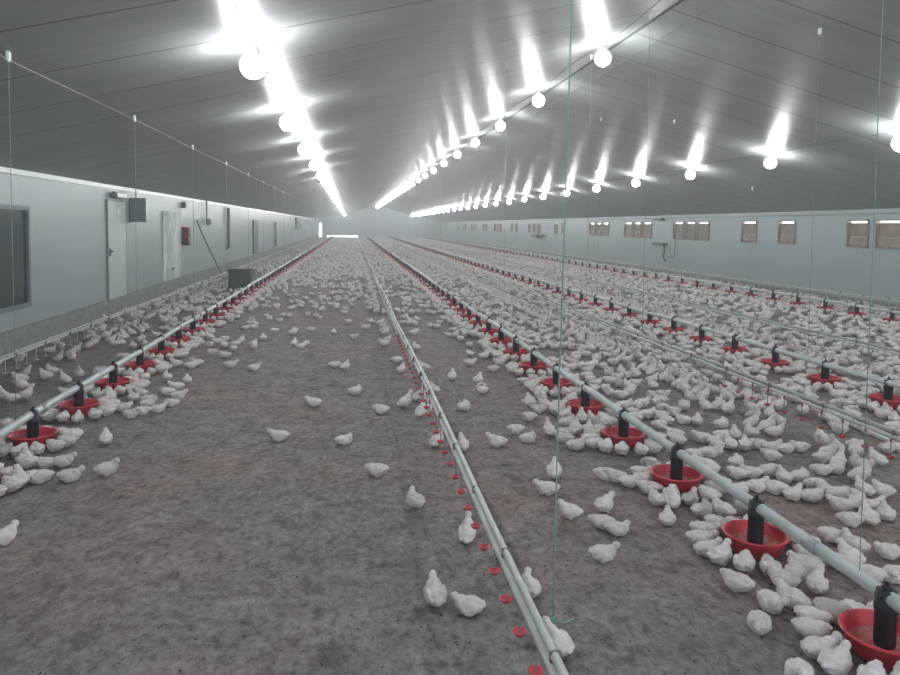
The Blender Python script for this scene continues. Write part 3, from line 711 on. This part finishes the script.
scatter(1.8, 12, .106, 66); scatter(12, 34, .105, 50); scatter(34, 94, .14, 30)
vis = [(b_[1], i) for i, b_ in enumerate(birds) if seen((b_[0], b_[1], .08), 12)]
vis.sort(); ind = [i for _, i in vis[:300]]; inds = set(ind); rest = [i for _, i in vis[300:]]
cnt = {'left': {}, 'near': {}}
for i in ind:
    x, y, h, pose, s, wh = birds[i]
    o = bpy.data.objects.new('chick', HI[pose, i % 2]); C.objects.link(o); o.location = (x, y, -.002); o.rotation_euler.z = h; o.scale = (s, s, s*rnd.uniform(.95, 1.05))
    if wh == 'hand' and labels.get(i): tag(o, labels[i], 'chick', 'white chicks on the litter'); continue
    if isinstance(wh, tuple) and wh[0] == 'pan':
        f = [q for q in FL if q[0] == wh[1]][0]; k = round((wh[2]-f[2])/.9)
        wd = 'nearest' if k == 0 else ORD[k] if k < 12 else 'farther'
        lab = 'white chick crowded at the %s red pan of the %s' % (wd, f[3])
    elif isinstance(wh, tuple): lab = 'white chick drinking at the '+wh[1]
    else: lab = 'white chick resting '+[z[2] for z in ZN if z[0] <= x < z[1]][0]
    tag(o, ' '.join(lab.split()[:16]), 'chick', lab.replace('white chick', 'chicks'))
V = []; LI = []; LS = []; MI = []; vo = lo = 0
for i in rest:
    x, y, h, pose, s, wh = birds[i]
    cv, li, ls, mi = LOD[1 if y < 13 else 2 if y < 26 else 3, pose]
    c, sn = math.cos(h)*s, math.sin(h)*s
    w = np.empty_like(cv); w[:, 0] = cv[:, 0]*c-cv[:, 1]*sn+x; w[:, 1] = cv[:, 0]*sn+cv[:, 1]*c+y; w[:, 2] = cv[:, 2]*s
    V.append(w); LI.append(li+vo); LS.append(ls+lo); MI.append(mi); vo += len(cv); lo += len(li)
V = np.concatenate(V); LI = np.concatenate(LI).astype(np.int32); LS = np.concatenate(LS).astype(np.int32); MI = np.concatenate(MI).astype(np.int32)
me = bpy.data.meshes.new('chick_flock'); me.vertices.add(len(V)); me.vertices.foreach_set('co', V.ravel()); me.loops.add(len(LI)); me.loops.foreach_set('vertex_index', LI)
me.polygons.add(len(LS)); me.polygons.foreach_set('loop_start', LS)
for k in (m_down, m_skin, m_eye): me.materials.append(k)
me.polygons.foreach_set('material_index', MI); me.polygons.foreach_set('use_smooth', np.ones(len(LS), bool)); me.update(calc_edges=True); me.validate()
o = bpy.data.objects.new('chick_flock', me); C.objects.link(o); tag(o, 'dense flock of thousands of white chicks covering the litter to the far end', 'flock of chicks', None, 'stuff')
print('birds', len(birds), 'visible', len(vis), 'last individual depth', birds[ind[-1]][1], 'flock faces', len(LS), 'feeders', nfeed)

# ------------------------------------------------------------------ shavings and crumbs on the litter
def flakes(name, m, n, smin, smax, lab, seed):
    r = random.Random(seed); b = MB()
    for _ in range(n):
        y = 1.6+9*r.random()**1.6; x = r.uniform(-.66, .72)*y+.14*y
        if not (XL+.1 < x < XR-.1): continue
        s = r.uniform(smin, smax); a = r.uniform(0, 6.28); t_ = r.uniform(-.4, .4); ca, sa = math.cos(a), math.sin(a); z = .003+s*.3
        e_ = r.uniform(.3, .8)
        pts = [(x+(u*ca-v*sa)*s, y+(u*sa+v*ca)*s, z+u*s*t_+w_) for u, v, w_ in ((1, 0, 0), (0, e_, .002), (-1, 0, 0), (0, -e_, .0))]
        vs = [b.b.verts.new(p_) for p_ in pts]; top = b.b.verts.new((x, y, z+s*.35))
        for k in range(4): b.b.faces.new((vs[k], vs[(k+1) % 4], top))
        b.b.faces.new(vs[::-1])
    o = b.build(name, m); tag(o, lab, 'litter', None, 'stuff')
flakes('wood_shavings', m_shav, 5200, .003, .008, 'loose pale wood shavings strewn over the nearer litter', 5)
flakes('litter_crumbs', m_shav2, 3600, .003, .010, 'dark crumbs and droppings scattered over the nearer litter', 6)

# ------------------------------------------------------------------ light
w = bpy.data.worlds.new('world'); bpy.context.scene.world = w; w.use_nodes = True
bg = w.node_tree.nodes['Background']; bg.inputs[0].default_value = (.78, .9, 1, 1); bg.inputs[1].default_value = 1.6
HAZE = .008
if HAZE:
    hz = bpy.data.materials.new('dust_haze'); hz.use_nodes = True; nt = hz.node_tree; nt.nodes.remove(nt.nodes['Principled BSDF'])
    vs = nt.nodes.new('ShaderNodeVolumeScatter'); vs.inputs['Density'].default_value = HAZE; vs.inputs['Anisotropy'].default_value = .5; vs.inputs['Color'].default_value = (.93, .98, 1, 1)
    nt.links.new(vs.outputs[0], nt.nodes['Material Output'].inputs['Volume'])
    b = MB(); b.box(((XL+XR)/2, (YB+YE)/2, 2.2), (XR-XL+.9, YE-YB+1.2, 4.75)); o = b.build('dusty_haze', hz); tag(o, 'thin bright dust haze hanging in the air of the whole house', 'haze', None, 'stuff')
sc = bpy.context.scene
sc.view_settings.view_transform = 'Standard'; sc.view_settings.look = 'None'; sc.view_settings.exposure = 1.08; sc.view_settings.gamma = 1
sc.view_settings.use_curve_mapping = False
sc.cycles.use_denoising = True; sc.cycles.use_light_tree = True; sc.cycles.max_bounces = 8; sc.cycles.diffuse_bounces = 5; sc.cycles.volume_bounces = 1
sc.cycles.use_adaptive_sampling = False; sc.cycles.sample_clamp_indirect = 4
